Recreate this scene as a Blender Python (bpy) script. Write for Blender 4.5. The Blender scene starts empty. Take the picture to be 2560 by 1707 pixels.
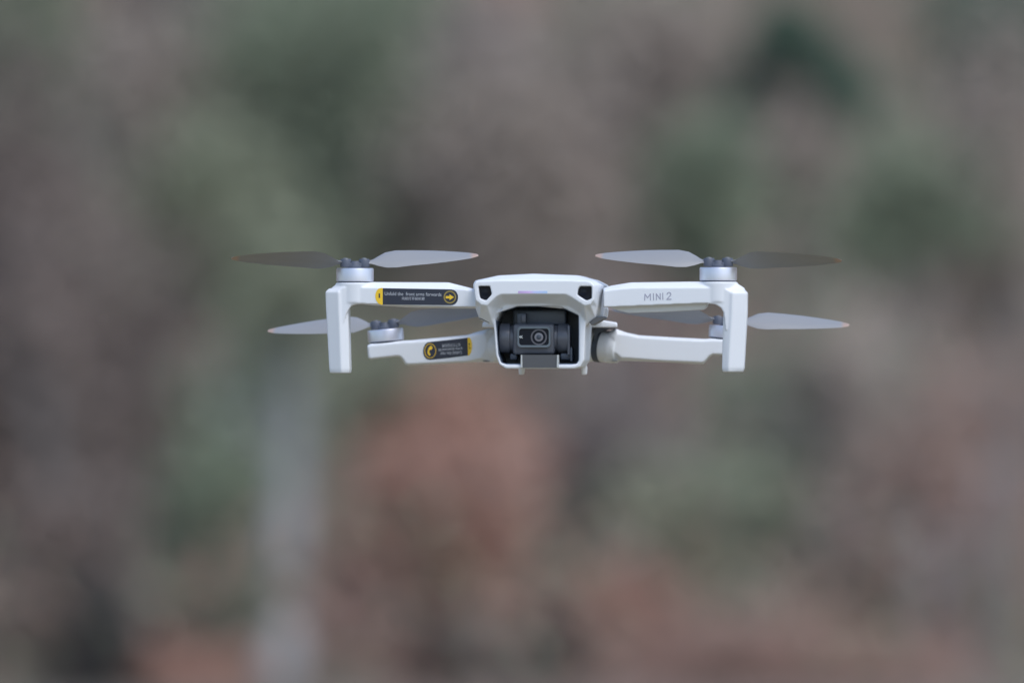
import bpy, bmesh, math, random
from mathutils import Vector, Matrix, noise
R = math.radians
random.seed(7)
S = bpy.context.scene
C = S.collection

# ------------------------------------------------------------------ camera, sky, sun, exposure
FOC, DIST, CAMZ = 400.0, 5.5, 1.6
cd = bpy.data.cameras.new('camera'); cam = bpy.data.objects.new('camera', cd); C.objects.link(cam)
cam.location = (0, 0, CAMZ); cam.rotation_euler = (R(90), 0, 0)
cd.lens = FOC; cd.sensor_width = 36; cd.clip_start = 0.1; cd.clip_end = 2000
cd.dof.use_dof = True; cd.dof.focus_distance = DIST + 0.01; cd.dof.aperture_fstop = 10.5
S.camera = cam
W = bpy.data.worlds.new('World'); S.world = W; W.use_nodes = True
nt = W.node_tree; nt.nodes.clear()
sky = nt.nodes.new('ShaderNodeTexSky'); sky.sky_type = 'NISHITA'; sky.sun_disc = False
SUN_EL, SUN_AZ = 58.0, 140.0          # azimuth clockwise from +Y: behind the camera, to the right
sky.sun_elevation = R(SUN_EL); sky.sun_rotation = R(SUN_AZ)
sky.air_density = 1.0; sky.dust_density = 1.5; sky.ozone_density = 1.0
bg = nt.nodes.new('ShaderNodeBackground'); bg.inputs[1].default_value = 0.15
wo = nt.nodes.new('ShaderNodeOutputWorld')
nt.links.new(sky.outputs[0], bg.inputs[0]); nt.links.new(bg.outputs[0], wo.inputs[0])
sl = bpy.data.lights.new('sun', 'SUN'); sl.energy = 1.35; sl.angle = R(35); sl.color = (1.0, 0.98, 0.96)
so = bpy.data.objects.new('sun', sl); C.objects.link(so)
so.location = (30, -20, 60)
sd = Vector((math.sin(R(SUN_AZ)) * math.cos(R(SUN_EL)), math.cos(R(SUN_AZ)) * math.cos(R(SUN_EL)), math.sin(R(SUN_EL))))
so.rotation_euler = sd.to_track_quat('Z', 'Y').to_euler()
S.view_settings.view_transform = 'Standard'; S.view_settings.look = 'None'
S.view_settings.exposure = 0.45; S.view_settings.gamma = 1.0
S.cycles.use_denoising = True
S.cycles.max_bounces = 6

# ------------------------------------------------------------------ helpers
def mat(name, col, rough=0.5, metal=0.0, bump=0.0, bscale=200, var=0.0, vscale=5, spec=0.5, trans=0.0, col2=None):
    m = bpy.data.materials.new(name); m.use_nodes = True
    n = m.node_tree.nodes; l = m.node_tree.links; b = n['Principled BSDF']
    b.inputs['Base Color'].default_value = (*col, 1); b.inputs['Roughness'].default_value = rough
    b.inputs['Metallic'].default_value = metal
    b.inputs['Specular IOR Level'].default_value = spec
    tc = n.new('ShaderNodeTexCoord')
    if var or col2:
        nz = n.new('ShaderNodeTexNoise'); nz.inputs['Scale'].default_value = vscale; nz.inputs['Detail'].default_value = 4
        l.new(tc.outputs['Object'], nz.inputs['Vector'])
        rp = n.new('ShaderNodeValToRGB')
        c2 = col2 or tuple(c * (1 + var) for c in col); c1 = col if col2 else tuple(c * (1 - var) for c in col)
        rp.color_ramp.elements[0].position = 0.36; rp.color_ramp.elements[1].position = 0.64
        rp.color_ramp.elements[0].color = (*c1, 1); rp.color_ramp.elements[1].color = (*c2, 1)
        l.new(nz.outputs['Fac'], rp.inputs['Fac']); l.new(rp.outputs['Color'], b.inputs['Base Color'])
    if bump:
        nb = n.new('ShaderNodeTexNoise'); nb.inputs['Scale'].default_value = bscale
        l.new(tc.outputs['Object'], nb.inputs['Vector'])
        bp = n.new('ShaderNodeBump'); bp.inputs['Strength'].default_value = bump; bp.inputs['Distance'].default_value = 0.0002
        l.new(nb.outputs['Fac'], bp.inputs['Height']); l.new(bp.outputs['Normal'], b.inputs['Normal'])
    return m

def props(o, label=None, cat=None, group=None, kind=None):
    for k, v in (('label', label), ('category', cat), ('group', group), ('kind', kind)):
        if v: o[k] = v
    return o

def link(name, me, m, parent=None):
    o = bpy.data.objects.new(name, me); C.objects.link(o)
    if m is not None: me.materials.append(m)
    if parent is not None: o.parent = parent
    return o

def smooth(me, ang=None):
    for p in me.polygons: p.use_smooth = True
    if ang is not None:
        try: me.set_sharp_from_angle(angle=R(ang))
        except Exception: pass

# ------------------------------------------------------------------ drone frame (local: x right, y back, z up, millimetres while building)
K = 36.0 / FOC / 2560
YAW = R(4.4)
NU, NV = 1334.0, 800.0
ORG = Vector(((NU - 1280) * K * DIST, DIST, CAMZ - (NV - 853.5) * K * DIST))
XH = Vector((math.cos(YAW), -math.sin(YAW), 0)); YH = Vector((math.sin(YAW), math.cos(YAW), 0))
CR = {1: (1160, 660, 5.2275), 2: (620, 600, 3.7935), 3: (1480, 600, 3.5636), 4: (780, 640, 5.6), 5: (880, 780, 5.88), 6: (1460, 700, 5.3455), 7: (1220, 780, 9.046)}
def P(c, x, y, d):
    """measured point (survey sheet c, position x, y) of the aircraft at depth d mm behind its nose, in the aircraft's own mm"""
    cu, cv, s = CR[c]; u = cu + x / s; v = cv + y / s
    ray = Vector(((u - 1280) * K, 1, -(v - 853.5) * K)); c0 = Vector((0, 0, CAMZ)) - ORG
    t = (d / 1000 - c0.dot(YH)) / ray.dot(YH)
    p = c0 + ray * t
    return Vector((p.dot(XH) * 1000, d, p.z * 1000))
def OL(c, pts, d): return [P(c, x, y, d) for x, y in pts]

drone = bpy.data.objects.new('drone', None); C.objects.link(drone)
drone.location = ORG; drone.rotation_euler = (0, 0, -YAW)
drone.empty_display_size = 0.05
props(drone, 'small white folding quadcopter drone hovering in the air in front of the wood', 'drone')

def rings(bm, layers, close=True):
    vs = [[bm.verts.new(p) for p in L] for L in layers]
    n = len(layers[0])
    for a, b in zip(vs, vs[1:]):
        for i in range(n):
            j = (i + 1) % n
            bm.faces.new((a[i], a[j], b[j], b[i]))
    if close:
        bm.faces.new(list(reversed(vs[0]))); bm.faces.new(vs[-1])
def ext(bm, c, pts, d0, d1, at=None):
    f = OL(c, pts, d0 if at is None else at)
    rings(bm, [[Vector((p.x, d0, p.z)) for p in f], [Vector((p.x, d1, p.z)) for p in f]])
def ringext(bm, c, outer, inner, d0, d1):
    o = OL(c, outer, d0); i = OL(c, inner, d0); n = len(o)
    V = lambda L, d: [bm.verts.new((p.x, d, p.z)) for p in L]
    a, b, e, f = V(o, d0), V(i, d0), V(o, d1), V(i, d1)
    for k in range(n):
        j = (k + 1) % n
        bm.faces.new((a[k], a[j], b[j], b[k])); bm.faces.new((e[j], e[k], f[k], f[j]))
        bm.faces.new((a[j], a[k], e[k], e[j])); bm.faces.new((b[k], b[j], f[j], f[k]))
def box(bm, a, b, bev=0.0):
    x0, y0, z0 = a; x1, y1, z1 = b
    tmp = bmesh.new(); bmesh.ops.create_cube(tmp, size=1)
    for v in tmp.verts: v.co = Vector(((x0 + x1) / 2 + v.co.x * (x1 - x0), (y0 + y1) / 2 + v.co.y * (y1 - y0), (z0 + z1) / 2 + v.co.z * (z1 - z0)))
    if bev: bmesh.ops.bevel(tmp, geom=tmp.edges[:], offset=bev, segments=3, profile=0.5, affect='EDGES')
    merge(bm, tmp)
def merge(bm, tmp):
    me = bpy.data.meshes.new('t'); tmp.to_mesh(me); tmp.free(); bm.from_mesh(me); bpy.data.meshes.remove(me)
def lathe(bm, prof, o, ax, seg=48, close=True):
    """prof: (radius, height) pairs from one end to the other, about the axis ax through o"""
    ax = Vector(ax).normalized(); q = ax.to_track_quat('Z', 'Y'); o = Vector(o); L = []
    for r, h in prof:
        r = max(r, 1e-3)
        L.append([o + q @ Vector((r * math.cos(2 * math.pi * k / seg), r * math.sin(2 * math.pi * k / seg), h)) for k in range(seg)])
    rings(bm, L, close)
def bake(name, bm, m, parent, voxel=0.4, it=6, cut=None, ang=None, scale=0.001):
    bmesh.ops.recalc_face_normals(bm, faces=bm.faces[:])
    if voxel: bmesh.ops.triangulate(bm, faces=bm.faces[:])
    me = bpy.data.meshes.new(name); bm.to_mesh(me); bm.free()
    if voxel or cut:
        o = bpy.data.objects.new('tmp', me); C.objects.link(o)
        cutters = []
        for cb in (cut or []):
            bmesh.ops.recalc_face_normals(cb, faces=cb.faces[:])
            cm = bpy.data.meshes.new('c'); cb.to_mesh(cm); cb.free()
            co = bpy.data.objects.new('cut', cm); C.objects.link(co); cutters.append(co)
        if voxel:
            r = o.modifiers.new('r', 'REMESH'); r.mode = 'VOXEL'; r.voxel_size = voxel
        for co in cutters:
            b = o.modifiers.new('b', 'BOOLEAN'); b.operation = 'DIFFERENCE'; b.solver = 'EXACT'; b.object = co
        if cutters and voxel:
            r = o.modifiers.new('r', 'REMESH'); r.mode = 'VOXEL'; r.voxel_size = voxel
        if it and voxel:
            s = o.modifiers.new('s', 'SMOOTH'); s.factor = 0.5; s.iterations = it
        dg = bpy.context.evaluated_depsgraph_get(); dg.update()
        me2 = bpy.data.meshes.new_from_object(o.evaluated_get(dg)); me2.name = name
        for co in cutters: bpy.data.objects.remove(co)
        bpy.data.objects.remove(o); bpy.data.meshes.remove(me); me = me2
    me.transform(Matrix.Scale(scale, 4))
    smooth(me, None if voxel else (ang or 35))
    return link(name, me, m, parent)

M_white = mat('white_plastic', (0.74, 0.78, 0.83), 0.42, bump=0.15, bscale=2500)
M_grey = mat('grey_plastic', (0.085, 0.09, 0.098), 0.5)
M_lip = mat('pale_grey_plastic', (0.50, 0.53, 0.53), 0.45)
M_dark = mat('dark_plastic', (0.055, 0.07, 0.095), 0.4)
M_bay = mat('bay_plastic', (0.14, 0.18, 0.25), 0.4)
M_bfl = mat('bay_floor_sheen', (0.22, 0.27, 0.36), 0.25)  # paler than the liner: the floor's reflection put into the base colour
M_gim = mat('gimbal_plastic', (0.10, 0.11, 0.135), 0.3)
M_frame = mat('lens_frame_plastic', (0.14, 0.175, 0.205), 0.35)
M_glass = mat('black_glass', (0.008, 0.012, 0.022), 0.15, spec=0.18)
M_lens = mat('lens_ring', (0.11, 0.11, 0.13), 0.4)
M_lens2 = mat('inner_lens_ring', (0.2, 0.2, 0.23), 0.3)
M_metal = mat('brushed_aluminium', (0.72, 0.73, 0.80), 0.38, 0.85)
M_hub = mat('hub_plastic', (0.085, 0.10, 0.135), 0.5)
M_screw = mat('screw_steel', (0.35, 0.36, 0.4), 0.3, 0.9)
M_stk = mat('sticker_navy', (0.022, 0.028, 0.048), 0.4)
M_yel = mat('sticker_yellow', (0.85, 0.56, 0.03), 0.45)
M_gold = mat('sticker_gold', (0.30, 0.23, 0.06), 0.45)
M_txt = mat('sticker_print', (0.42, 0.45, 0.50), 0.5)
M_mini = mat('grey_print', (0.36, 0.37, 0.46), 0.5)
M_wtxt = mat('white_print', (0.8, 0.85, 0.85), 0.5)

# propeller blade: grey plastic with orange tip band (by distance from the hub)
def blade_mat(name, base, tip, band):
    m = mat(name, base, 0.42); n = m.node_tree.nodes; l = m.node_tree.links
    tc = n.new('ShaderNodeTexCoord'); sx = n.new('ShaderNodeSeparateXYZ'); l.new(tc.outputs['Object'], sx.inputs[0])
    rp = n.new('ShaderNodeValToRGB'); mp = n.new('ShaderNodeMapRange')
    mp.inputs['From Min'].default_value = 0.0; mp.inputs['From Max'].default_value = 0.06
    l.new(sx.outputs[0], mp.inputs['Value']); l.new(mp.outputs[0], rp.inputs['Fac'])
    e = rp.color_ramp.elements; e[0].position = band - 0.03; e[0].color = (*base, 1); e[1].position = band; e[1].color = (*tip, 1)
    l.new(rp.outputs['Color'], n['Principled BSDF'].inputs['Base Color']); return m
M_blade = blade_mat('blade_grey', (0.265, 0.275, 0.29), (0.40, 0.29, 0.24), 0.96)

# ------------------------------------------------------------------ body shell
bm = bmesh.new()
F0 = [(160,228),(450,214),(900,211),(1400,214),(1650,228),(1698,280),(1695,470),(1650,530),(1570,540),(1400,430),(1330,394),(900,390),(480,394),(420,425),(300,540),(220,530),(150,470),(125,275)]
F1 = [(150,215),(450,156),(900,134),(1460,154),(1700,215),(1775,270),(1745,560),(1715,700),(1600,800),(1500,672),(1380,592),(900,549),(560,565),(480,600),(385,815),(200,718),(145,560),(118,262)]
F2 = [(150,222),(450,150),(900,126),(1490,148),(1760,214),(1893,283),(1842,560),(1830,700),(1680,775),(1560,672),(1460,592),(960,549),(620,565),(540,600),(450,815),(230,718),(165,560),(125,262)]
F3 = [(320,240),(560,165),(1050,140),(1560,160),(1780,232),(1880,300),(1850,560),(1830,700),(1730,790),(1700,800),(1640,800),(1060,800),(700,800),(600,800),(500,800),(400,718),(340,560),(310,290)]
rings(bm, [OL(1, F0, 0), OL(1, F1, 10), OL(1, F2, 38), OL(1, F3, 112)])
inner = [(405,650),(425,900),(445,1180),(482,1290),(560,1315),(900,1316),(1400,1315),(1475,1303),(1500,1260),(1502,900),(1500,668),(1250,548),(700,548)]
outer = [(370,700),(392,860),(418,1200),(462,1312),(545,1366),(900,1368),(1440,1368),(1520,1345),(1568,1260),(1582,900),(1590,700),(1300,470),(650,470)]
ringext(bm, 1, outer, inner, 8, 46)
fr = OL(1, [(392,560),(418,1200),(462,1312),(545,1366),(1440,1368),(1520,1345),(1568,1260),(1590,560)], 8)
rings(bm, [[Vector((p.x, 45, p.z)) for p in fr], OL(1, [(640,560),(655,1200),(680,1290),(740,1340),(1540,1340),(1600,1310),(1640,1250),(1690,560)], 100)])
# small hook behind the front arm hinge, right; slot edge left
ext(bm, 1, [(1838,560),(1868,562),(1882,600),(1872,690),(1835,730),(1820,700)], 36, 42)
# rear hinge hood
rings(bm, [OL(1, [(238,770),(236,828),(1120,828),(2008,830),(2005,772),(1850,745),(400,745)], 101),
           OL(1, [(245,757),(240,826),(1120,826),(2006,828),(2003,764),(1830,737),(330,737)], 106),
           OL(1, [(260,757),(250,820),(1120,820),(2000,820),(1998,764),(1830,737),(330,737)], 130)])
# rear cross barrel
a = P(1, 560, 1070, 118); b = P(1, 1640, 1070, 118)
lathe(bm, [(8.3, 0), (8.3, b.x - a.x)], a, (1, 0, 0))
HC_ = P(1, 1790, 1072, 120.0); lathe(bm, [(8.2, -9), (8.2, -1.9)], HC_, Vector((.94, -.30, -.13)).normalized())
# feet
for x0, x1, y1 in ((712, 790, 1445), (1532, 1608, 1448)):
    ext(bm, 1, [(x0, 1330), (x0 + 3, y1 - 8), (x0 + 8, y1), (x1 - 14, y1), (x1 - 6, y1 - 8), (x1, 1330)], 92, 97)
cuts = []
for hole in ([(186,286),(338,286),(362,390),(352,410),(290,476),(268,474),(208,448),(198,400)], [(1512,290),(1668,290),(1668,452),(1606,478),(1588,474),(1484,408),(1480,390),(1490,330)]):
    cb = bmesh.new(); ext(cb, 1, hole, -5, 3.4, at=0); cuts.append(cb)
body = bake('body_shell', bm, M_white, drone, 0.36, 9, cut=cuts)

def solid(name, m, parent, fn, voxel=None, it=3, ang=35):
    bm = bmesh.new(); fn(bm); return bake(name, bm, m, parent, voxel, it, ang=ang)

# vision sensors
for hole in ([(192,292),(334,292),(356,392),(346,410),(290,470),(268,468),(212,444),(203,400)], [(1516,296),(1662,296),(1662,448),(1604,472),(1588,468),(1490,404),(1486,390),(1496,330)]):
    def f(bm, h=hole): ext(bm, 1, h, 2.6, 3.6, at=0)
    w = solid('vision_sensor', M_glass, drone, f)
    cx = sum(p[0] for p in hole) / len(hole)
    o = P(1, cx, 372, 2.6)
    def f(bm, o=o): lathe(bm, [(1.6, -0.0), (1.6, 0.35), (1.1, 0.4)], o, (0, -1, 0), 24)
    solid('lens', M_glass, w, f)
# status light (lit)
def led():
    m = bpy.data.materials.new('status_light'); m.use_nodes = True; n = m.node_tree.nodes; l = m.node_tree.links; b = n['Principled BSDF']
    tc = n.new('ShaderNodeTexCoord'); sx = n.new('ShaderNodeSeparateXYZ'); l.new(tc.outputs['Object'], sx.inputs[0])
    a, z = P(1, 712, 370, 0).x / 1000, P(1, 1090, 370, 0).x / 1000
    mp = n.new('ShaderNodeMapRange'); mp.inputs['From Min'].default_value = a; mp.inputs['From Max'].default_value = z
    l.new(sx.outputs[0], mp.inputs['Value']); rp = n.new('ShaderNodeValToRGB'); l.new(mp.outputs[0], rp.inputs['Fac'])
    e = rp.color_ramp.elements; e[0].color = (0.46, 0.34, 0.60, 1); e[1].color = (0.38, 0.55, 0.80, 1)
    for p_, c_ in ((0.38, (0.58, 0.44, 0.76, 1)), (0.55, (0.48, 0.54, 0.84, 1))):
        k = e.new(p_); k.color = c_
    l.new(rp.outputs['Color'], b.inputs['Base Color']); l.new(rp.outputs['Color'], b.inputs['Emission Color']); b.inputs['Emission Strength'].default_value = 0.06
    return m
solid('status_light', led(), drone, lambda bm: ext(bm, 1, [(712,352),(1086,352),(1090,356),(1090,380),(1086,384),(712,384),(708,380),(708,356)], -0.12, 1.0))
# seam line on the side and dark solids as hinge slot shadow under the shoulders
solid('shell_seam', M_grey, drone, lambda bm: rings(bm, [[P(1,1722,356,14.2)+Vector((.9,0,0)),P(1,1722,362,14.2)+Vector((.9,0,0)),P(1,1722,362,14.2)-Vector((2,0,0)),P(1,1722,356,14.2)-Vector((2,0,0))],
      [P(1,1842,398,36)+Vector((.3,0,0)),P(1,1842,404,36)+Vector((.3,0,0)),P(1,1842,404,36)-Vector((3,0,0)),P(1,1842,398,36)-Vector((3,0,0))]]))
solid('hinge_slot_shade', M_dark, drone, lambda bm: ext(bm, 1, [(196,700),(205,716),(330,770),(345,752)], 9.0, 16))
solid('hinge_slot_shade', M_grey, drone, lambda bm: ext(bm, 1, [(1640,762),(1700,712),(1800,684),(1832,704),(1760,748),(1665,800)], 9.0, 34))

# gimbal bay liner and contents
in2 = [(412,652),(432,900),(452,1180),(488,1284),(562,1309),(900,1310),(1400,1309),(1471,1298),(1494,1256),(1496,900),(1494,674),(1250,556),(700,556)]
def f(bm):
    ringext(bm, 1, inner, in2, 9.2, 45.5)
    ext(bm, 1, in2, 43, 44.5, at=9)
bay = solid('gimbal_bay', M_bay, drone, f)
def f(bm):
    ext(bm, 1, [(752,1186),(1226,1186),(1230,1356),(748,1356)], 7.4, 11, at=8)
    ext(bm, 1, [(752,1300),(1226,1300),(1226,1356),(752,1356)], 11, 44, at=8)
def f(bm):
    ext(bm, 1, [(520,1300),(1460,1300),(1450,1312),(530,1312)], 9.4, 42, at=9)
solid('bay_floor', M_bfl, bay, f)  # thin pale sheet standing in for the reflection in the bottom corners
def f(bm):
    ext(bm, 1, [(752,1186),(1226,1186),(1230,1356),(748,1356)], 7.4, 11, at=8)
    ext(bm, 1, [(752,1290),(1226,1290),(1226,1356),(752,1356)], 11, 44, at=8)
tab = solid('gimbal_floor_plate', M_grey, drone, f)
for x0, x1 in ((742, 766), (1214, 1240)):
    solid('plate_edge', M_lip, tab, lambda bm: ext(bm, 1, [(x0 + 3, 1186), (x1 - 3, 1186), (x1, 1352), (x0, 1352)], 6.9, 12, at=8))

gim = bmesh.new()
def barrel(bm, x0, x1, yc, r, d, er=0.8):
    a = P(1, x0, yc, d); b = P(1, x1, yc, d); L = b.x - a.x
    lathe(bm, [(0, 0), (r - er, 0), (r - er * .3, er * .3), (r, er), (r, L - er), (r - er * .3, L - er * .3), (r - er, L), (0, L)], a, (1, 0, 0))
# camera block (rounded) + side barrels
barrel(gim, 470, 614, 966, 7.2, 20); barrel(gim, 1228, 1388, 972, 7.2, 20)
barrel(gim, 600, 1240, 970, 6.4, 20)
cam_ob = bake('gimbal_camera', gim, M_gim, drone, 0, ang=40)
bm = bmesh.new()
p0 = P(1, 636, 1182, 13); p1 = P(1, 1212, 782, 28)
box(bm, (p0.x, 12.6, p0.z), (p1.x, 28, p1.z), 1.5)
solid_h = bake('camera_housing', bm, M_gim, cam_ob, 0, ang=60)
def rrect(x0, y0, x1, y1, r, n=6):
    out = []
    for cx, cy, a0 in ((x0 + r, y0 + r, 180), (x1 - r, y0 + r, 270), (x1 - r, y1 - r, 0), (x0 + r, y1 - r, 90)):
        for k in range(n + 1):
            a = R(a0 + 90 * k / n); out.append((cx + r * math.cos(a), cy + r * math.sin(a)))
    return out
def f(bm):
    ringext(bm, 1, rrect(698, 815, 1128, 1088, 50), rrect(720, 844, 1108, 1060, 38), 10.9, 14)
solid('lens_frame', M_frame, cam_ob, f)
solid('lens_window', M_glass, cam_ob, lambda bm: ext(bm, 1, rrect(716, 840, 1110, 1062, 36), 11.6, 13, at=11))
oc = P(1, 978, 955, 11.6)
def f(bm):
    for ro, ri, h in ((3.95, 3.2, 0.12),):
        lathe(bm, [(ri, 0), (ro, 0), (ro, h), (ri, h), (ri, 0)], oc, (0, -1, 0), close=False)
solid('lens_barrel_ring', M_lens, cam_ob, f)
solid('lens_element', M_lens2, cam_ob, lambda bm: lathe(bm, [(0, 0), (2.1, 0), (2.1, 0.16), (1.1, 0.3), (0, 0.34)], oc, (0, -1, 0)))
solid('lens_pupil', M_dark, cam_ob, lambda bm: lathe(bm, [(0, 0.2), (1.25, 0.24), (0.9, 0.5), (0, 0.55)], oc, (0, -1, 0), 24))
# yaw arm and brackets above / beside the camera
def f(bm):
    a = P(1, 640, 800, 18); b = P(1, 1330, 600, 18)
    box(bm, (a.x, 20, a.z), (b.x, 34, b.z), 1.0)
    a = P(1, 690, 790, 16); b = P(1, 812, 640, 16)
    box(bm, (a.x, 15, a.z), (b.x, 22, b.z), 0.6)
solid('yaw_arm', M_dark, cam_ob, f)
def f(bm):
    a = P(1, 750, 760, 14.6); b = P(1, 806, 670, 14.6)
    box(bm, (a.x, 14.4, a.z), (b.x, 16, b.z), 0.3)
solid('bracket', M_gim, cam_ob, f)
def f(bm):
    a = P(1, 596, 1250, 14); b = P(1, 690, 1170, 14)
    box(bm, (a.x, 15, a.z), (b.x, 26, b.z), 0.8)
solid('damper_bracket', M_dark, cam_ob, f)
def f(bm):
    a = P(1, 1255, 1250, 14); b = P(1, 1420, 1165, 14)
    box(bm, (a.x, 15, a.z), (b.x, 26, b.z), 0.8)
    a = P(1, 1386, 1270, 13); b = P(1, 1416, 1090, 13)
    box(bm, (a.x, 13, a.z), (b.x, 26, b.z), 0.4)
solid('damper_bracket', M_dark, cam_ob, f)
def f(bm):
    a = P(1, 1352, 1190, 14); b = P(1, 1388, 800, 14)
    box(bm, (a.x, 12.8, a.z), (b.x, 20, b.z), 0.5)
solid('bracket', M_gim, cam_ob, f)

# ------------------------------------------------------------------ text
def text(body, name, m, parent, c, cx, cy, width, d, rot=0.0, flip=False, height=None):
    cu = bpy.data.curves.new('t', 'FONT'); cu.body = body; cu.align_x = 'CENTER'; cu.align_y = 'CENTER'; cu.offset = 0.006
    o = bpy.data.objects.new('t', cu); C.objects.link(o)
    dg = bpy.context.evaluated_depsgraph_get(); dg.update()
    me = bpy.data.meshes.new_from_object(o.evaluated_get(dg)); bpy.data.objects.remove(o); bpy.data.curves.remove(cu)
    if not me.vertices: return None
    xs = [v.co.x for v in me.vertices]; ys = [v.co.y for v in me.vertices]
    w, h = max(xs) - min(xs), max(ys) - min(ys); mx, my = (max(xs) + min(xs)) / 2, (max(ys) + min(ys)) / 2
    o0 = P(c, cx, cy, d); o1 = P(c, cx + width / 2, cy, d); sw = 2 * (o1.x - o0.x) / w
    sh = sw if height is None else 2 * (P(c, cx, cy, d).z - P(c, cx, cy + height / 2, d).z) / h
    a = R(rot + (180 if flip else 0)); ca, sa = math.cos(a), math.sin(a)
    for v in me.vertices:
        x, y = (v.co.x - mx) * sw, (v.co.y - my) * sh
        v.co = Vector((o0.x + x * ca - y * sa, d, o0.z + x * sa + y * ca)) / 1000
    me.name = name
    return link(name, me, m, parent)
def flat(name, m, parent, c, pts, d0, d1):
    bm = bmesh.new(); ext(bm, c, pts, d0, d1); return bake(name, bm, m, parent, 0)
def ellipse(cx, cy, rx, ry, n=32): return [(cx + rx * math.cos(2 * math.pi * k / n), cy + ry * math.sin(2 * math.pi * k / n)) for k in range(n)]
text('4K', 'lettering', M_wtxt, cam_ob, 1, 745, 952, 52, 11.55, height=36)

# ------------------------------------------------------------------ motors and propellers
def motor(parent, o, tilt, h=6.5, r=9.1):
    ax = Vector((math.sin(R(tilt)), 0, math.cos(R(tilt))))
    mo = solid('motor', M_metal, parent, lambda bm: lathe(bm, [(0, 0.0), (r - .5, 0), (r, .35), (r, h - .7), (r - .15, h - .25), (r - .5, h), (r - 1.4, h), (r - 1.6, h - .3), (0, h - .3)], o, ax, 72), ang=30)
    return mo, ax
def gap_ring(parent, o, ax, r=8.3):
    solid('motor_base', M_dark, parent, lambda bm: lathe(bm, [(0, -1.2), (r, -1.2), (r, 0.2), (0, 0.2)], o, ax, 48))

def blade_bm(r=60.0, k=1.0):
    bm = bmesh.new()
    st = [(4.5,3.6,8,0),(8,4.2,22,0),(11,7.5,36,.2),(15,11.5,40,.5),(20,13.5,38,.8),(28,13.6,33,1.1),(36,13.2,30,1.2),(44,12.2,26,1.3),(51,10.3,23,1.4),(56,7.8,21,1.5),(58.8,4.8,19,1.6),(60,2.2,18,1.6)]
    L = []
    for x, ch, pit, lift in st:
        a = R(pit); th = 0.5 + 0.9 * (1 - x / 60)
        sec = []
        for s, t in ((-.5, 0), (-.3, .35), (0, .5), (.3, .38), (.5, 0), (.3, -.3), (0, -.35), (-.3, -.22)):
            y = s * ch + ch * .06; z = t * th + (0.06 * ch if abs(s) < .4 else 0) * .6
            sec.append(Vector((x, y * math.cos(a) - z * math.sin(a), y * math.sin(a) + z * math.cos(a) + lift)))
        L.append(sec)
    rings(bm, L)
    return bm
bme = {}
for key in ('ccw', 'cw'):
    bm = blade_bm()
    if key == 'cw':
        for v in bm.verts: v.co.y = -v.co.y
    bmesh.ops.recalc_face_normals(bm, faces=bm.faces[:])
    bmesh.ops.subdivide_edges(bm, edges=bm.edges[:], cuts=1, smooth=0.0)
    me = bpy.data.meshes.new('propeller_blade'); bm.to_mesh(me); bm.free(); me.transform(Matrix.Scale(.001, 4)); smooth(me, 60)
    me.materials.append(M_blade); bme[key] = me
def propeller(o, ax, ang, key, hub_h=4.6, flap=(0, 0), w=7.0):
    """o: top centre of the motor"""
    q = Vector(ax).to_track_quat('Z', 'Y'); e = Vector((1, 0, 0)); e = (e - ax * e.dot(ax)).normalized(); n = ax.cross(e)
    base = Matrix((( e.x, n.x, ax.x, o.x / 1000), (e.y, n.y, ax.y, o.y / 1000), (e.z, n.z, ax.z, o.z / 1000), (0, 0, 0, 1)))
    base = base @ Matrix.Rotation(R(ang), 4, 'Z')
    bm = bmesh.new()
    lathe(bm, [(0, 0), (3.6, 0), (3.6, 1.2), (3.0, 1.6), (2.4, 3.6), (0, 3.6)], (0, 0, 0), (0, 0, 1), 32)
    for s in (-1, 1):
        lathe(bm, [(0, .6), (2.5, .6), (2.7, 1.0), (2.7, hub_h - .6), (2.3, hub_h), (0, hub_h)], (s * 4.5, 0, 0), (0, 0, 1), 24)
    box(bm, (-5, -2.3, .5), (5, 2.3, 2.6), .3)
    hub = bake('propeller', bm, M_hub, drone, 0)
    hub.matrix_local = base
    for s in (-1, 1):
        solid('screw', M_screw, hub, lambda bm: lathe(bm, [(0, 0), (1.3, 0), (1.3, .35), (0, .5)], (s * 4.5, 0, hub_h), (0, 0, 1), 16))
    for k, s in enumerate((0, 180)):
        b = bpy.data.objects.new('propeller_blade', bme[key]); C.objects.link(b); b.parent = hub
        b.matrix_local = Matrix.Rotation(R(s), 4, 'Z') @ Matrix.Translation((0, 0, .0026)) @ Matrix.Rotation(R(-flap[k]), 4, 'Y')
    return hub

# ------------------------------------------------------------------ front arms
# left
A = 9.0
bm = bmesh.new()
f0 = [(846,480),(905,448),(1190,452),(1900,458),(2050,468),(2200,486),(2200,634),(1900,632),(1500,622),(1200,607),(1080,603),(1030,606),(980,620),(960,650),(934,700),(900,790),(860,790)]
f1 = [(800,446),(862,408),(1190,399),(1900,402),(2050,440),(2200,478),(2200,645),(1900,643),(1500,632),(1200,614),(1080,609),(1030,612),(984,625),(962,655),(936,700),(905,790),(800,790)]
f2 = [(x, y + (6 if 6 <= i <= 9 else 0)) for i, (x, y) in enumerate(f1)]
rings(bm, [OL(2, f0, A), OL(2, f1, A + 5), OL(2, f2, A + 15)])
mc = P(2, 1015, 404, A + 8.8)
lathe(bm, [(9.4, -9.8), (9.4, -.5), (9.2, 0)], mc, (0, 0, 1))
def leg_section(c, xo, xr, xi, v, d, sgn, back=14):
    o_, r_, i_ = P(c, xo, v, d), P(c, xr, v, d), P(c, xi, v, d)
    z = o_.z
    return [Vector((o_.x, d + 3.2, z)), Vector((r_.x, d, z)), Vector((i_.x, d + 2.0, z)), Vector((i_.x, d + back, z)), Vector((o_.x, d + back - 2, z))]
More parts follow.
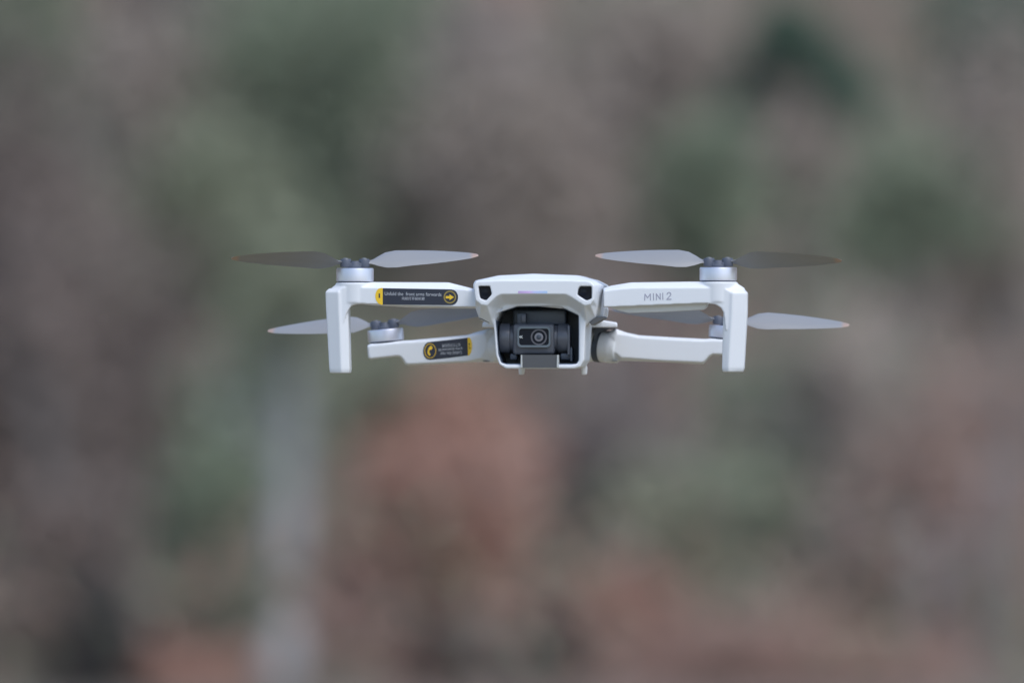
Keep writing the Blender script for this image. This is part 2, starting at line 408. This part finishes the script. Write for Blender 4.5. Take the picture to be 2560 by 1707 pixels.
rings(bm, [leg_section(2, 762, 850, 925, 458, A + 1.5, -1), leg_section(2, 727, 856, 945, 492, A - .6, -1), leg_section(2, 732, 861, 946, 640, A - .6, -1), leg_section(2, 764, 884, 960, 1225, A - .6, -1), leg_section(2, 772, 884, 956, 1262, A - .2, -1)])
armL = bake('front_arm', bm, M_white, drone, 0.36, 10)
mo, ax = motor(armL, mc + Vector((0, 0, .5)), 0); gap_ring(armL, mc + Vector((0, 0, .5)), ax)
propeller(mc + Vector((0, 0, 6.9)), ax, 7, 'ccw', flap=(2.0, 0.5))
# sticker
D = A - .12
navy = [(990,450),(1950,468),(1990,478),(2022,504),(2042,545),(2045,585),(2036,630),(2010,665),(1975,684),(1940,688),(990,679)]
st1 = flat('sticker', M_stk, armL, 4, navy, D, D + .5); st1['label'] = 'dark blue instruction sticker with a yellow number end and straight arrow'
flat('number_tab', M_yel, st1, 4, [(990,447),(990,684),(965,682),(925,660),(898,620),(886,570),(888,530),(905,485),(935,455),(965,447)], D - .02, D + .5)
text('1', 'lettering', M_stk, st1, 4, 943, 556, 20, D - .06, height=62)
text('Unfold the  front arms forwards', 'lettering', M_txt, st1, 4, 1415, 532, 796, D - .06, rot=-1, height=48)
text('向前打开前机臂', 'lettering', M_txt, st1, 4, 1418, 596, 318, D - .06, rot=-1, height=44)
def f(bm): ringext(bm, 4, ellipse(1930, 575, 88, 90), ellipse(1930, 575, 70, 72), D - .05, D + .3)
solid('arrow_ring', M_gold, st1, f)
flat('arrow', M_yel, st1, 4, [(1872,560),(1925,560),(1925,536),(1988,577),(1925,618),(1925,594),(1872,594)], D - .06, D + .3)
# right
bm = bmesh.new()
f0 = [(105,455),(200,440),(340,428),(960,424),(1180,432),(1225,455),(1250,480),(1240,800),(1190,800),(1175,650),(1150,604),(1100,575),(1040,565),(980,563),(600,578),(105,598)]
f1 = [(100,430),(165,408),(345,378),(960,370),(1190,372),(1290,384),(1362,430),(1340,800),(1190,800),(1175,650),(1152,602),(1102,572),(1042,567),(980,568),(600,590),(100,600)]
rings(bm, [OL(3, f0, A), OL(3, f1, A + 5), OL(3, f1, A + 15)])
ext(bm, 3, [(140,590),(200,618),(320,650),(640,640),(985,622),(1008,610),(1030,580),(1000,555)], A + 6, A + 15)
mc = P(3, 1125, 372, A + 8.8)
lathe(bm, [(9.4, -9.8), (9.4, -.5), (9.2, 0)], mc, (0, 0, 1))
def rsec(xo, xr, xi, v, d):
    s = leg_section(3, xo, xr, xi, v, d, 1); return s
rings(bm, [rsec(1345, 1252, 1185, 436, A + 1.5), rsec(1380, 1250, 1168, 470, A - .6), rsec(1378, 1246, 1167, 640, A - .6), rsec(1350, 1216, 1155, 1140, A - .6), rsec(1338, 1216, 1162, 1176, A - .2)])
armR = bake('front_arm', bm, M_white, drone, 0.36, 10)
mo, ax = motor(armR, mc + Vector((0, 0, .5)), 0); gap_ring(armR, mc + Vector((0, 0, .5)), ax)
propeller(mc + Vector((0, 0, 6.9)), ax, -3, 'cw', flap=(-1.0, 1.5))
# MINI 2 lettering, drawn as strokes
def strokes(lines, c, wpx, d):
    bm = bmesh.new()
    for ln in lines:
        pts = [P(c, x, y, d) for x, y in ln]; w = wpx / CR[c][2] / 5.17
        for n_, (a, b) in enumerate(zip(pts, pts[1:])):
            t = (b - a).normalized(); s = Vector((-t.z, 0, t.x)) * w / 2; e = t * w * .3
            q = [a + s - e, b + s + e, b - s + e, a - s - e]
            rings(bm, [[Vector((p.x, d - .004 * n_, p.z)) for p in q], [Vector((p.x, d + .3, p.z)) for p in q]])
    return bm
two = [(1110,192)] + [(1136 + 24 * math.cos(R(a)), 190 + 24 * math.sin(R(a))) for a in range(190, 391, 20)] + [(1108,257),(1166,255)]
ln = [[(811,270),(815,187),(851,238),(887,184),(889,268)], [(930,268),(928,180)], [(973,264),(971,180),(1027,258),(1024,176)] , [(1055,260),(1053,174)], two]
ln[2] = [(968,264),(966,182),(1020,258),(1018,178)]
bake('lettering', strokes(ln, 6, 12, A - .1), M_mini, armR, 0)

# ------------------------------------------------------------------ rear arms
B = 111.0
def tiltv(t): return Vector((math.sin(R(t)), 0, math.cos(R(t))))
bm = bmesh.new()
f0 = [(1136,1012),(1165,998),(1490,968),(1540,968),(2080,922),(2170,896),(2240,890),(2262,940),(2250,1050),(2200,1120),(2100,1148),(1515,1176),(1494,1166),(1480,1138),(1452,1106),(1425,1096),(1162,1124),(1146,1112)]
f1 = [(1131,1000),(1160,984),(1490,952),(1540,950),(2080,900),(2170,872),(2290,838),(2345,850),(2340,1050),(2330,1160),(2150,1160),(1512,1190),(1490,1176),(1475,1150),(1450,1116),(1424,1103),(1160,1133),(1140,1116)]
rings(bm, [OL(2, f0, B), OL(2, f1, B + 3.5), OL(2, f1, B + 14)])
mb = P(2, 1312, 968, B + 10)                      # centre of the motor seat
axL = tiltv(-5.2); seat = mb + axL * -0.2
lathe(bm, [(9.0, -6.5), (9.0, -.6), (8.8, -0.2)], seat, axL)
a = P(1, 200, 1072, 119.4); b = P(1, 560, 1072, 119.4)
lathe(bm, [(7.0, 0), (8.0, 3.0), (8.25, 7), (8.25, b.x - a.x)], a, (1, 0, 0))
armRL = bake('rear_arm', bm, M_white, drone, 0.36, 6)
mo, ax = motor(armRL, seat + axL * .7, -5.2, h=5.9, r=8.9); gap_ring(armRL, seat + axL * .7, ax, 8.0)
propeller(seat + axL * 6.4, ax, -10, 'cw', flap=(0.5, 0.5))
D = B - .12
navy = [(1045,570),(1052,520),(1075,475),(1108,448),(1150,438),(1420,410),(1700,376),(1705,636),(1430,672),(1140,703),(1095,690),(1062,650),(1048,610)]
st2 = flat('sticker', M_stk, armRL, 5, navy, D, D + .5); st2['label'] = 'dark blue instruction sticker read upside down with a curved arrow'
flat('number_tab', M_yel, st2, 5, [(1699,373),(1728,376),(1750,405),(1764,460),(1764,530),(1748,595),(1728,632),(1705,640)], D - .02, D + .5)
text('2', 'lettering', M_stk, st2, 5, 1727, 500, 28, D - .06, rot=4, flip=True, height=82)
text('Unfold the rear', 'lettering', M_txt, st2, 5, 1455, 606, 318, D - .06, rot=4, flip=True, height=50)
text('arms downwards', 'lettering', M_txt, st2, 5, 1447, 549, 352, D - .06, rot=4, flip=True, height=46)
text('向下打开后机臂', 'lettering', M_txt, st2, 5, 1458, 487, 268, D - .06, rot=4, flip=True, height=50)
def f(bm): ringext(bm, 5, ellipse(1150, 570, 86, 108), ellipse(1150, 570, 78, 99), D - .05, D + .3)
solid('arrow_ring', M_yel, st2, f)
arc_o = [(1172 - 62 * math.cos(R(a)), 585 + 66 * math.sin(R(a))) for a in range(-50, 76, 14)]
arc_i = [(1176 - 40 * math.cos(R(a)), 583 + 40 * math.sin(R(a))) for a in range(-50, 76, 14)]
flat('arrow', M_yel, st2, 5, arc_o + arc_i[::-1], D - .06, D + .3)
flat('arrow', M_yel, st2, 5, [(1118,536),(1160,490),(1188,522),(1166,556)], D - .063, D + .3)

bm = bmesh.new()
f0 = [(196,868),(228,838),(300,842),(420,866),(700,885),(1005,898),(1060,893),(1200,894),(1330,898),(1345,905),(1345,1010),(1330,1018),(1070,1015),(1036,1036),(1006,1074),(985,1088),(600,1072),(260,1046),(206,1000)]
f1 = [(100,860),(205,786),(300,822),(420,848),(700,865),(1010,881),(1058,876),(1200,880),(1340,886),(1352,895),(1352,1018),(1340,1026),(1074,1024),(1042,1046),(1010,1086),(986,1106),(600,1086),(250,1076),(100,1085)]
rings(bm, [OL(3, f0, B), OL(3, f1, B + 3.5), OL(3, f1, B + 14)])
axR = tiltv(4.0); seat = P(3, 1196, 884, B + 10)
lathe(bm, [(9.0, -6.5), (9.0, -.6), (8.8, -0.2)], seat, axR)
HC = P(1, 1790, 1072, 120.0); HA = Vector((.94, -.30, -.13)).normalized()
lathe(bm, [(7.85, 0), (7.75, 6.0), (7.2, 9.5)], HC, HA)
armRR = bake('rear_arm', bm, M_white, drone, 0.36, 6)
mo, ax = motor(armRR, seat + axR * .7, 4.0, h=5.9, r=8.9); gap_ring(armRR, seat + axR * .7, ax, 8.0)
propeller(seat + axR * 6.4, ax, 3, 'ccw', flap=(0.5, 0.5))
# dark joint ring between body and right rear arm, dark fill under the hood, screw dimples
solid('hinge_joint', M_dark, drone, lambda bm: lathe(bm, [(8.15, -2.0), (8.15, 1.0)], HC, HA))
solid('hinge_joint', M_dark, drone, lambda bm: ext(bm, 1, [(1700,824),(1990,838),(1985,850),(1880,850),(1760,900),(1720,1000),(1700,1000)], 112, 122))
for c, x0, x1, y, par in ((1, 250, 330, 1272, armRL), (1, 1925, 2005, 1270, armRR)):
    solid('screw_slot', M_dark, par, lambda bm: ext(bm, c, [(x0, y), (x1, y - 3), (x1, y + 3), (x0, y + 3)], 112.2, 114))

# ------------------------------------------------------------------ terrain
def gz(x, y):
    h = 0.0
    if y > 56: h += 0.12 * (min(y, 80) - 56)
    if y > 76: h += 0.42 * (min(y, 150) - 76)
    if y > 45: h += 0.25 * noise.noise(Vector((x * .12, y * .12, 3.1))) * min(1, (y - 45) / 12)
    return h
def rowvals(): 
    v = []; y = -200
    while y < 420:
        v.append(y); y += 20 if (y < 20 or y > 160) else 1.5
    return v
ys = rowvals(); xs = [-300, -200, -140, -100, -75] + [-60 + 2 * k for k in range(61)] + [75, 100, 140, 200, 300]
bm = bmesh.new(); G = [[bm.verts.new((x, y, gz(x, y))) for x in xs] for y in ys]
for a, b in zip(G, G[1:]):
    for i in range(len(xs) - 1): bm.faces.new((a[i], a[i + 1], b[i + 1], b[i]))
me = bpy.data.meshes.new('ground'); bm.to_mesh(me); bm.free(); smooth(me)
mg = mat('leaf_litter_ground', (0.13, 0.115, 0.085), 0.9, col2=(0.19, 0.13, 0.10), vscale=0.35)
# the meadow in front of the wood is dry straw-coloured grass
n = mg.node_tree.nodes; l = mg.node_tree.links; b_ = n['Principled BSDF']; old = b_.inputs['Base Color'].links[0].from_socket
tc = n.new('ShaderNodeTexCoord'); sx = n.new('ShaderNodeSeparateXYZ'); l.new(tc.outputs['Object'], sx.inputs[0])
mp = n.new('ShaderNodeMapRange'); mp.inputs['From Min'].default_value = 38; mp.inputs['From Max'].default_value = 43; l.new(sx.outputs[1], mp.inputs['Value'])
gn = n.new('ShaderNodeTexNoise'); gn.inputs['Scale'].default_value = 1.2; gn.inputs['Detail'].default_value = 8; l.new(tc.outputs['Object'], gn.inputs['Vector'])
gr = n.new('ShaderNodeValToRGB'); gr.color_ramp.elements[0].color = (0.16, 0.135, 0.08, 1); gr.color_ramp.elements[1].color = (0.28, 0.235, 0.15, 1); l.new(gn.outputs['Fac'], gr.inputs['Fac'])
mx = n.new('ShaderNodeMixRGB'); l.new(mp.outputs[0], mx.inputs[0]); l.new(gr.outputs[0], mx.inputs[1]); l.new(old, mx.inputs[2]); l.new(mx.outputs[0], b_.inputs['Base Color'])
props(link('ground', me, mg), 'meadow rising into a hillside of brown leaf litter', None, None, 'structure')

# ------------------------------------------------------------------ plants
def at(u, v, Y): return Vector(((u - 1280) * K * Y, Y, CAMZ - (v - 853.5) * K * Y))
leafm = {}
def leaf_mat(name, a, b, sc=2.2):
    if name not in leafm: leafm[name] = mat(name, a, 0.7, col2=b, vscale=sc, spec=0.2)
    return leafm[name]
L_green = leaf_mat('leaf_green', (0.16, 0.20, 0.14), (0.22, 0.25, 0.175))
L_ggreen = leaf_mat('leaf_grey_green', (0.19, 0.21, 0.145), (0.25, 0.27, 0.19))
L_dgreen = leaf_mat('needle_dark_green', (0.065, 0.11, 0.08), (0.10, 0.15, 0.11))
L_mauve = leaf_mat('twig_mauve', (0.28, 0.24, 0.21), (0.36, 0.31, 0.265))
L_dmauve = leaf_mat('twig_dark_mauve', (0.19, 0.165, 0.155), (0.24, 0.21, 0.195))
L_brown = leaf_mat('twig_brown', (0.155, 0.125, 0.11), (0.205, 0.17, 0.15))
L_rust = leaf_mat('leaf_rust', (0.35, 0.195, 0.145), (0.39, 0.24, 0.19))
L_rbrown = leaf_mat('leaf_red_brown', (0.255, 0.165, 0.135), (0.32, 0.215, 0.175))
L_dark = leaf_mat('bark_dark', (0.07, 0.065, 0.06), (0.10, 0.095, 0.09))
L_bark = leaf_mat('bark_grey', (0.15, 0.14, 0.13), (0.22, 0.20, 0.19), 4)
L_pale = leaf_mat('bark_pale', (0.36, 0.36, 0.355), (0.42, 0.42, 0.415), 3)
L_pale2 = leaf_mat('bark_pale_brown', (0.24, 0.215, 0.21), (0.29, 0.26, 0.25), 3)

def tube(bm, pts, r0, r1, n=7):
    L = []
    for i, p in enumerate(pts):
        t = (pts[min(i + 1, len(pts) - 1)] - pts[max(i - 1, 0)]).normalized()
        q = t.to_track_quat('Z', 'Y'); r = r0 + (r1 - r0) * i / (len(pts) - 1)
        L.append([p + q @ Vector((r * math.cos(2 * math.pi * k / n), r * math.sin(2 * math.pi * k / n), 0)) for k in range(n)])
    rings(bm, L)
def leaves(bm, c, rx, ry, rz, n, size, rnd, long=1.0, hollow=None):
    cl = [Vector((rnd.gauss(0, .42), rnd.gauss(0, .42), rnd.gauss(0, .42))) for _ in range(max(12, n // 25))]
    for i in range(n):
        q = cl[rnd.randrange(len(cl))] + Vector((rnd.gauss(0, .2), rnd.gauss(0, .2), rnd.gauss(0, .2)))
        if q.length > 1.6: q = q.normalized() * rnd.uniform(.3, 1.5)
        p = c + Vector((q.x * rx, q.y * ry, q.z * rz))
        u = Vector((rnd.gauss(0, 1), rnd.gauss(0, 1), rnd.gauss(0, 1))).normalized(); w = u.orthogonal().normalized()
        s = size * rnd.uniform(.6, 1.4)
        bm.faces.new([bm.verts.new(p + u * s * long), bm.verts.new(p + w * s * .5), bm.verts.new(p - u * s * long), bm.verts.new(p - w * s * .5)])
def plant(name, label, cat, u, v, Y, ru, rv, mt, group, bark=None, n=1500, size=.05, long=1.0, trunk_r=.03, seed=None, leanx=0.0):
    rnd = random.Random(seed if seed is not None else int(u * 7 + v * 13 + Y))
    c = at(u, v, Y); rx, rz = ru * K * Y, rv * K * Y
    base = Vector((c.x + leanx, Y, gz(c.x + leanx, Y) - .05))
    if c.z - rz * .6 < base.z: c.z = max(c.z, base.z + rz * .35)
    o = bpy.data.objects.new(name, None); C.objects.link(o); o.location = base; o.empty_display_size = .3
    props(o, label, cat, group)
    bm = bmesh.new(); leaves(bm, c - base, rx * 1.4, min(rx, .6), rz * 2.1, int(n * 1.05), size, rnd, long)
    me = bpy.data.meshes.new('crown'); bm.to_mesh(me); bm.free(); link('crown', me, mt, o)
    bm = bmesh.new(); top = c - base + Vector((0, 0, rz * .5)); N = 6
    pts = [Vector((top.x * t + rnd.gauss(0, .015), top.y * t, top.z * t)) for t in [k / N for k in range(N + 1)]]
    tube(bm, pts, trunk_r, trunk_r * .4)
    for k in range(9):
        s = pts[rnd.randrange(2, N)]; e = (c - base) + Vector((rnd.uniform(-.8, .8) * rx, rnd.uniform(-.6, .6) * min(rx, 1.2), rnd.uniform(-.5, .9) * rz))
        tube(bm, [s, s.lerp(e, .5) + Vector((0, 0, .04)), e], trunk_r * .4, trunk_r * .12, 5)
    me = bpy.data.meshes.new('trunk'); bm.to_mesh(me); bm.free(); smooth(me); link('trunk', me, bark or L_bark, o)
    return o
def trunk_tree(name, label, cat, u, Y, w_px, top_v, mt, group, crown=None, lean=0.0, label_n=0):
    """a stem seen mostly as bare trunk; w_px its width"""
    rnd = random.Random(int(u)); r = w_px * K * Y / 2; b = at(u, 1700, Y); base = Vector((b.x, Y, gz(b.x, Y) - .05)); top = at(u, top_v, Y).z - base.z
    o = bpy.data.objects.new(name, None); C.objects.link(o); o.location = base; props(o, label, cat, group)
    bm = bmesh.new(); N = 9; pts = [Vector((lean * k / N + rnd.gauss(0, r * .12), 0, top * k / N)) for k in range(N + 1)]
    tube(bm, pts, r * 1.1, r * .72, 14)
    for k in range(5):
        s = pts[rnd.randrange(N // 2, N)]; sg = rnd.choice((-1, 1)); e = s + Vector((sg * rnd.uniform(.2, .5), rnd.uniform(-.3, .3), rnd.uniform(.2, .5)))
        tube(bm, [s, s.lerp(e, .5) + Vector((0, 0, -.03)), e], r * .22, r * .06, 5)
    me = bpy.data.meshes.new('trunk'); bm.to_mesh(me); bm.free(); smooth(me); link('trunk', me, mt, o)
    if crown:
        mt2, cr, cz, n = crown; bm = bmesh.new(); leaves(bm, Vector((lean, 0, top + cz * .3)), cr, cr, cz, n, .05, rnd)
        me = bpy.data.meshes.new('crown'); bm.to_mesh(me); bm.free(); link('crown', me, mt2, o)
    return o

G1, G2, G3 = 'trees on the wooded hillside', 'bushes on the wooded hillside', 'bare stems on the wooded hillside'
trunk_tree('pale_trunk_tree', 'tree with a thick pale grey trunk under the front left leg of the drone', 'tree', 698, 50, 76, 820, L_pale, G1, crown=(L_ggreen, .28, .5, 480), lean=.08)
trunk_tree('pale_trunk_tree', 'tree with a faint brownish grey trunk in the right part of the wood', 'tree', 2105, 55, 90, 1080, L_pale2, G1, crown=(L_mauve, .35, .5, 500), lean=.05)
trunk_tree('bare_tree', 'slender grey-brown bare stem in the lower left corner', 'tree', 118, 53, 50, 880, L_bark, G3, lean=-.03)
trunk_tree('bare_tree', 'thin brown bare stem at the very left edge', 'tree', 30, 55, 42, 700, L_brown, G3)
trunk_tree('bare_tree', 'light brown bare stem standing in the lower right thicket', 'tree', 2300, 52, 60, 1250, L_pale2, G3, lean=.03)
trunk_tree('bare_tree', 'light brown bare stem nearest the lower right corner', 'tree', 2440, 52.5, 50, 1150, L_pale2, G3, lean=.06)
trunk_tree('bare_tree', 'brown bare stem at the right edge rising beside the pinkish tree', 'tree', 2540, 53, 48, 640, L_bark, G3)
trunk_tree('bare_tree', 'dim brown bare stem between the dark thicket and the left corner stem', 'tree', 330, 56, 46, 700, L_brown, G3, lean=.04)
trunk_tree('bare_tree', 'dim bare stem behind the green bush below the right landing leg', 'tree', 1900, 57, 44, 950, L_dmauve, G3, lean=.03)
plant('rust_bush', 'rust red bush below the middle of the drone', 'bush', 1150, 1130, 56, 115, 90, L_rust, G2, n=2000)
plant('rust_bush', 'broad rust brown bush lower than the red one under the drone', 'bush', 1130, 1400, 54, 135, 140, L_rust, G2, n=2200)
plant('rust_bush', 'orange brown bush at the bottom edge under the drone', 'bush', 1240, 1690, 52, 170, 60, L_rust, G2, n=1400)
plant('rust_bush', 'low red brown bush at the bottom, right of the dark stumps', 'bush', 1560, 1600, 53, 110, 70, L_rust, G2, n=1400)
plant('rust_bush', 'small dark red bush at the bottom left beside the pale trunk', 'bush', 470, 1700, 51.5, 100, 45, L_rust, G2, n=1000)
plant('brown_bush', 'reddish brown thicket in the lower right corner', 'bush', 2330, 1560, 55, 250, 220, L_rbrown, G2, n=3200)
plant('brown_bush', 'pinkish brown bush above the reddish thicket on the right', 'bush', 2300, 1240, 59, 150, 150, L_mauve, G2, n=1500)
plant('brown_bush', 'brown bush between the pale trunk and the rust bushes', 'bush', 960, 1560, 54, 130, 130, L_rbrown, G2, n=1700)
plant('green_bush', 'green bush left of the pale trunk', 'bush', 620, 1130, 56, 120, 130, L_green, G2, n=1700)
plant('green_bush', 'tall olive green bush beside the foot of the pale trunk', 'bush', 520, 1450, 54, 120, 190, L_green, G2, n=2000)
plant('green_bush', 'dark green bush in the lower right quarter', 'bush', 1880, 1290, 56, 110, 70, L_green, G2, n=1400)
plant('green_bush', 'grey green bush on the right between rust bush and pale trunk', 'bush', 1740, 1420, 55, 150, 130, L_ggreen, G2, n=1500)
plant('green_bush', 'green bush to the right of the drone front arm', 'bush', 2080, 1010, 60, 180, 90, L_green, G2, n=1700)
plant('mauve_bush', 'dull mauve thicket between the rust bush and the green bush', 'bush', 1530, 1280, 57, 130, 200, L_dmauve, G2, n=2600)
plant('mauve_bush', 'dark brown thicket in the left lower part of the wood', 'bush', 260, 1250, 57, 190, 330, L_brown, G2, n=3400)
plant('brown_bush', 'low dark brown bush at the bottom edge between the left stems', 'bush', 200, 1560, 52.5, 150, 130, L_brown, G2, n=2200)
plant('brown_bush', 'dark brown bush at the left edge behind the bare stems', 'bush', 60, 1330, 55, 130, 330, L_brown, G2, n=3000)
plant('brown_bush', 'pinkish brown bush right above the dark thicket on the left', 'bush', 420, 1000, 58, 130, 90, L_rbrown, G2, n=1300)
plant('brown_bush', 'reddish brown bush along the bottom edge left of the right stems', 'bush', 2000, 1690, 51.5, 260, 60, L_rbrown, G2, n=2400)
plant('green_bush', 'grey green bush between the drone belly and the rust bush', 'bush', 1010, 960, 59, 160, 70, L_ggreen, G2, n=1500)
plant('mauve_bush', 'pale mauve twiggy bush right of the drone landing leg', 'bush', 1960, 1020, 61, 110, 110, L_mauve, G2, n=1300)
plant('dark_stump', 'black bush stump in the lower left corner', 'stump', 260, 1660, 51.5, 75, 110, L_dark, G2, n=1100)  # leaf clump in one dark colour
plant('dark_stump', 'flat black stump at the bottom under the rust bushes', 'stump', 1150, 1610, 51.8, 100, 32, L_dark, G2, n=700)
plant('dark_stump', 'upright black stump at the bottom centre', 'stump', 1385, 1650, 51.6, 48, 60, L_dark, G2, n=600)
# higher up: crowns of the trees further up the slope
plant('evergreen_tree', 'dark green conifer top in the upper right', 'tree', 1965, 80, 65.5, 45, 34, L_dgreen, G1, n=2400, trunk_r=.05)
co = [o for o in C.objects if o.name.startswith('evergreen_tree')][0]
def bough(o, pts, Y, mt, n, r):
    bm = bmesh.new(); rnd = random.Random(5); b = o.location
    for i in range(n):
        t = rnd.random() * (len(pts) - 1); k = int(t); f = t - k; u = pts[k][0] * (1 - f) + pts[k + 1][0] * f; v = pts[k][1] * (1 - f) + pts[k + 1][1] * f
        p = at(u, v, Y) - b + Vector((rnd.gauss(0, r), rnd.gauss(0, r * 1.5), rnd.gauss(0, r)))
        d = Vector((rnd.gauss(0, 1), rnd.gauss(0, 1), rnd.gauss(0, 1))).normalized(); w = d.orthogonal().normalized(); s = .05
        bm.faces.new([bm.verts.new(p + d * s), bm.verts.new(p + w * s * .5), bm.verts.new(p - d * s), bm.verts.new(p - w * s * .5)])
    me = bpy.data.meshes.new('foliage'); bm.to_mesh(me); bm.free(); link('foliage', me, mt, o)
bough(co, [(1960,110),(1900,190),(1850,255)], 65.7, L_dgreen, 900, .07)
bough(co, [(1990,110),(2060,190),(2140,245)], 65.7, L_dgreen, 1300, .08)
plant('leafy_tree', 'green leafy tree at the top left of centre', 'tree', 850, 90, 66, 230, 150, L_green, G1, n=4200, trunk_r=.06)
plant('leafy_tree', 'olive leafy tree above the front left propeller', 'tree', 700, 330, 63, 250, 210, L_green, G1, n=2600, trunk_r=.06)
plant('leafy_tree', 'dark leafy tree between the olive tree and the bare pinkish tree', 'tree', 950, 370, 62.5, 120, 170, L_green, G1, n=2400, trunk_r=.05)
plant('leafy_tree', 'green leafy tree behind the front right propeller', 'tree', 1770, 500, 62, 125, 110, L_green, G1, n=1500, trunk_r=.05)
plant('leafy_tree', 'small green leafy tree right of the right propellers', 'tree', 2260, 520, 62.5, 150, 90, L_green, G1, n=1600, trunk_r=.05)
plant('twiggy_tree', 'pale bare bush filling the gap under the conifer boughs', 'bush', 1965, 300, 64.5, 50, 30, L_mauve, G1, n=350, trunk_r=.03)
plant('leafy_tree', 'dark leafy tree in the top right corner', 'tree', 2500, 60, 67, 140, 110, L_dgreen, G1, n=1700, trunk_r=.06)
plant('leafy_tree', 'dark leafy tree in the top left corner', 'tree', 60, 160, 66, 130, 230, L_green, G1, n=2400, trunk_r=.06)
plant('leafy_tree', 'bluish grey leafy tree beside the dark one at the top left', 'tree', 430, 60, 67, 130, 110, L_dmauve, G1, n=1700, trunk_r=.05)
plant('leafy_tree', 'olive leafy tree just left of the front left propeller', 'tree', 500, 560, 61, 140, 120, L_ggreen, G1, n=2000, trunk_r=.05)
plant('leafy_tree', 'olive leafy tree at the top right of centre', 'tree', 1560, 60, 67.5, 150, 90, L_ggreen, G1, n=1600, trunk_r=.05)
plant('leafy_tree', 'greyish twiggy tree under the conifer top', 'tree', 1980, 420, 63, 90, 60, L_mauve, G1, n=800, trunk_r=.05)
plant('twiggy_tree', 'bare pinkish grey tree behind the nose of the drone', 'tree', 1280, 480, 62, 180, 230, L_mauve, G1, n=2900, trunk_r=.05)
plant('twiggy_tree', 'bare pinkish tree at the right edge of the wood', 'tree', 2490, 480, 63, 110, 230, L_mauve, G1, n=2000, trunk_r=.05)
plant('twiggy_tree', 'dark mauve bare tree above the nose of the drone', 'tree', 1190, 215, 64, 120, 80, L_dmauve, G1, n=1500, trunk_r=.05)
plant('twiggy_tree', 'pale beige bare tree in the upper left', 'tree', 370, 340, 63, 150, 130, L_mauve, G1, n=2000, trunk_r=.05)
plant('twiggy_tree', 'dark brown bare tree at the left edge level with the drone', 'tree', 50, 620, 61, 110, 230, L_brown, G1, n=2200, trunk_r=.05)
plant('twiggy_tree', 'pale beige bare tree beside the conifer top', 'tree', 1640, 200, 67, 130, 120, L_mauve, G1, n=2600, trunk_r=.05)

# woodland beyond the frame on both sides: copies of the same plants, standing on the slope
protos = [o for o in C.objects if o.parent is None and o.get('group') in (G1, G2)]
def copy_tree(o, loc, label, group):
    c = o.copy(); C.objects.link(c); c.location = loc; c['label'] = label; c['group'] = group
    for ch in [k for k in C.objects if k.parent == o]:
        d = ch.copy(); C.objects.link(d); d.parent = c
    return c
rnd = random.Random(21)
# (only a step's view to each side is dressed; a photo from this spot shows none of them)
for side in (-1, 1):
    for k in range(34):
        o = protos[rnd.randrange(len(protos))]
        x = side * rnd.uniform(3.3, 19); y = rnd.uniform(53, 68)
        c = copy_tree(o, (x, y, gz(x, y) - .05), 'tree or bush of the same wood standing outside the picture', 'trees beside the pictured wood')
        c['category'] = o['category']

# understorey: uncountable twigs and leaves all over the slope
rnd = random.Random(3)
def patch(mname, mt, n, x0, x1, y0, y1, zmax, seed, thr):
    bm = bmesh.new(); r = random.Random(seed); k = 0
    while k < n:
        x = r.uniform(x0, x1); y = r.uniform(y0, y1)
        if noise.noise(Vector((x * .7, y * .25, seed * 7.7))) < thr: continue
        k += 1; z = gz(x, y) + abs(r.gauss(0, zmax)); p = Vector((x, y, z))
        u = Vector((r.gauss(0, .6), r.gauss(0, .6), r.gauss(0, 1))).normalized(); w = u.orthogonal().normalized(); s = r.uniform(.045, .11)
        bm.faces.new([bm.verts.new(p + u * s), bm.verts.new(p + w * s * .35), bm.verts.new(p - u * s), bm.verts.new(p - w * s * .35)])
    me = bpy.data.meshes.new(mname); bm.to_mesh(me); bm.free()
    return link(mname, me, mt)
for i, (mt, n, thr, lab) in enumerate(((L_dmauve, 15000, -.15, 'grey brown bare twigs covering the wooded slope'), (L_ggreen, 18000, -.1, 'grey green undergrowth scattered over the wooded slope'), (L_rbrown, 21000, -.15, 'reddish brown dead leaves and bracken on the wooded slope'))):
    props(patch('undergrowth', mt, n, -14, 14, 51, 96, .35, i + 1, thr), lab, 'undergrowth', None, 'stuff')
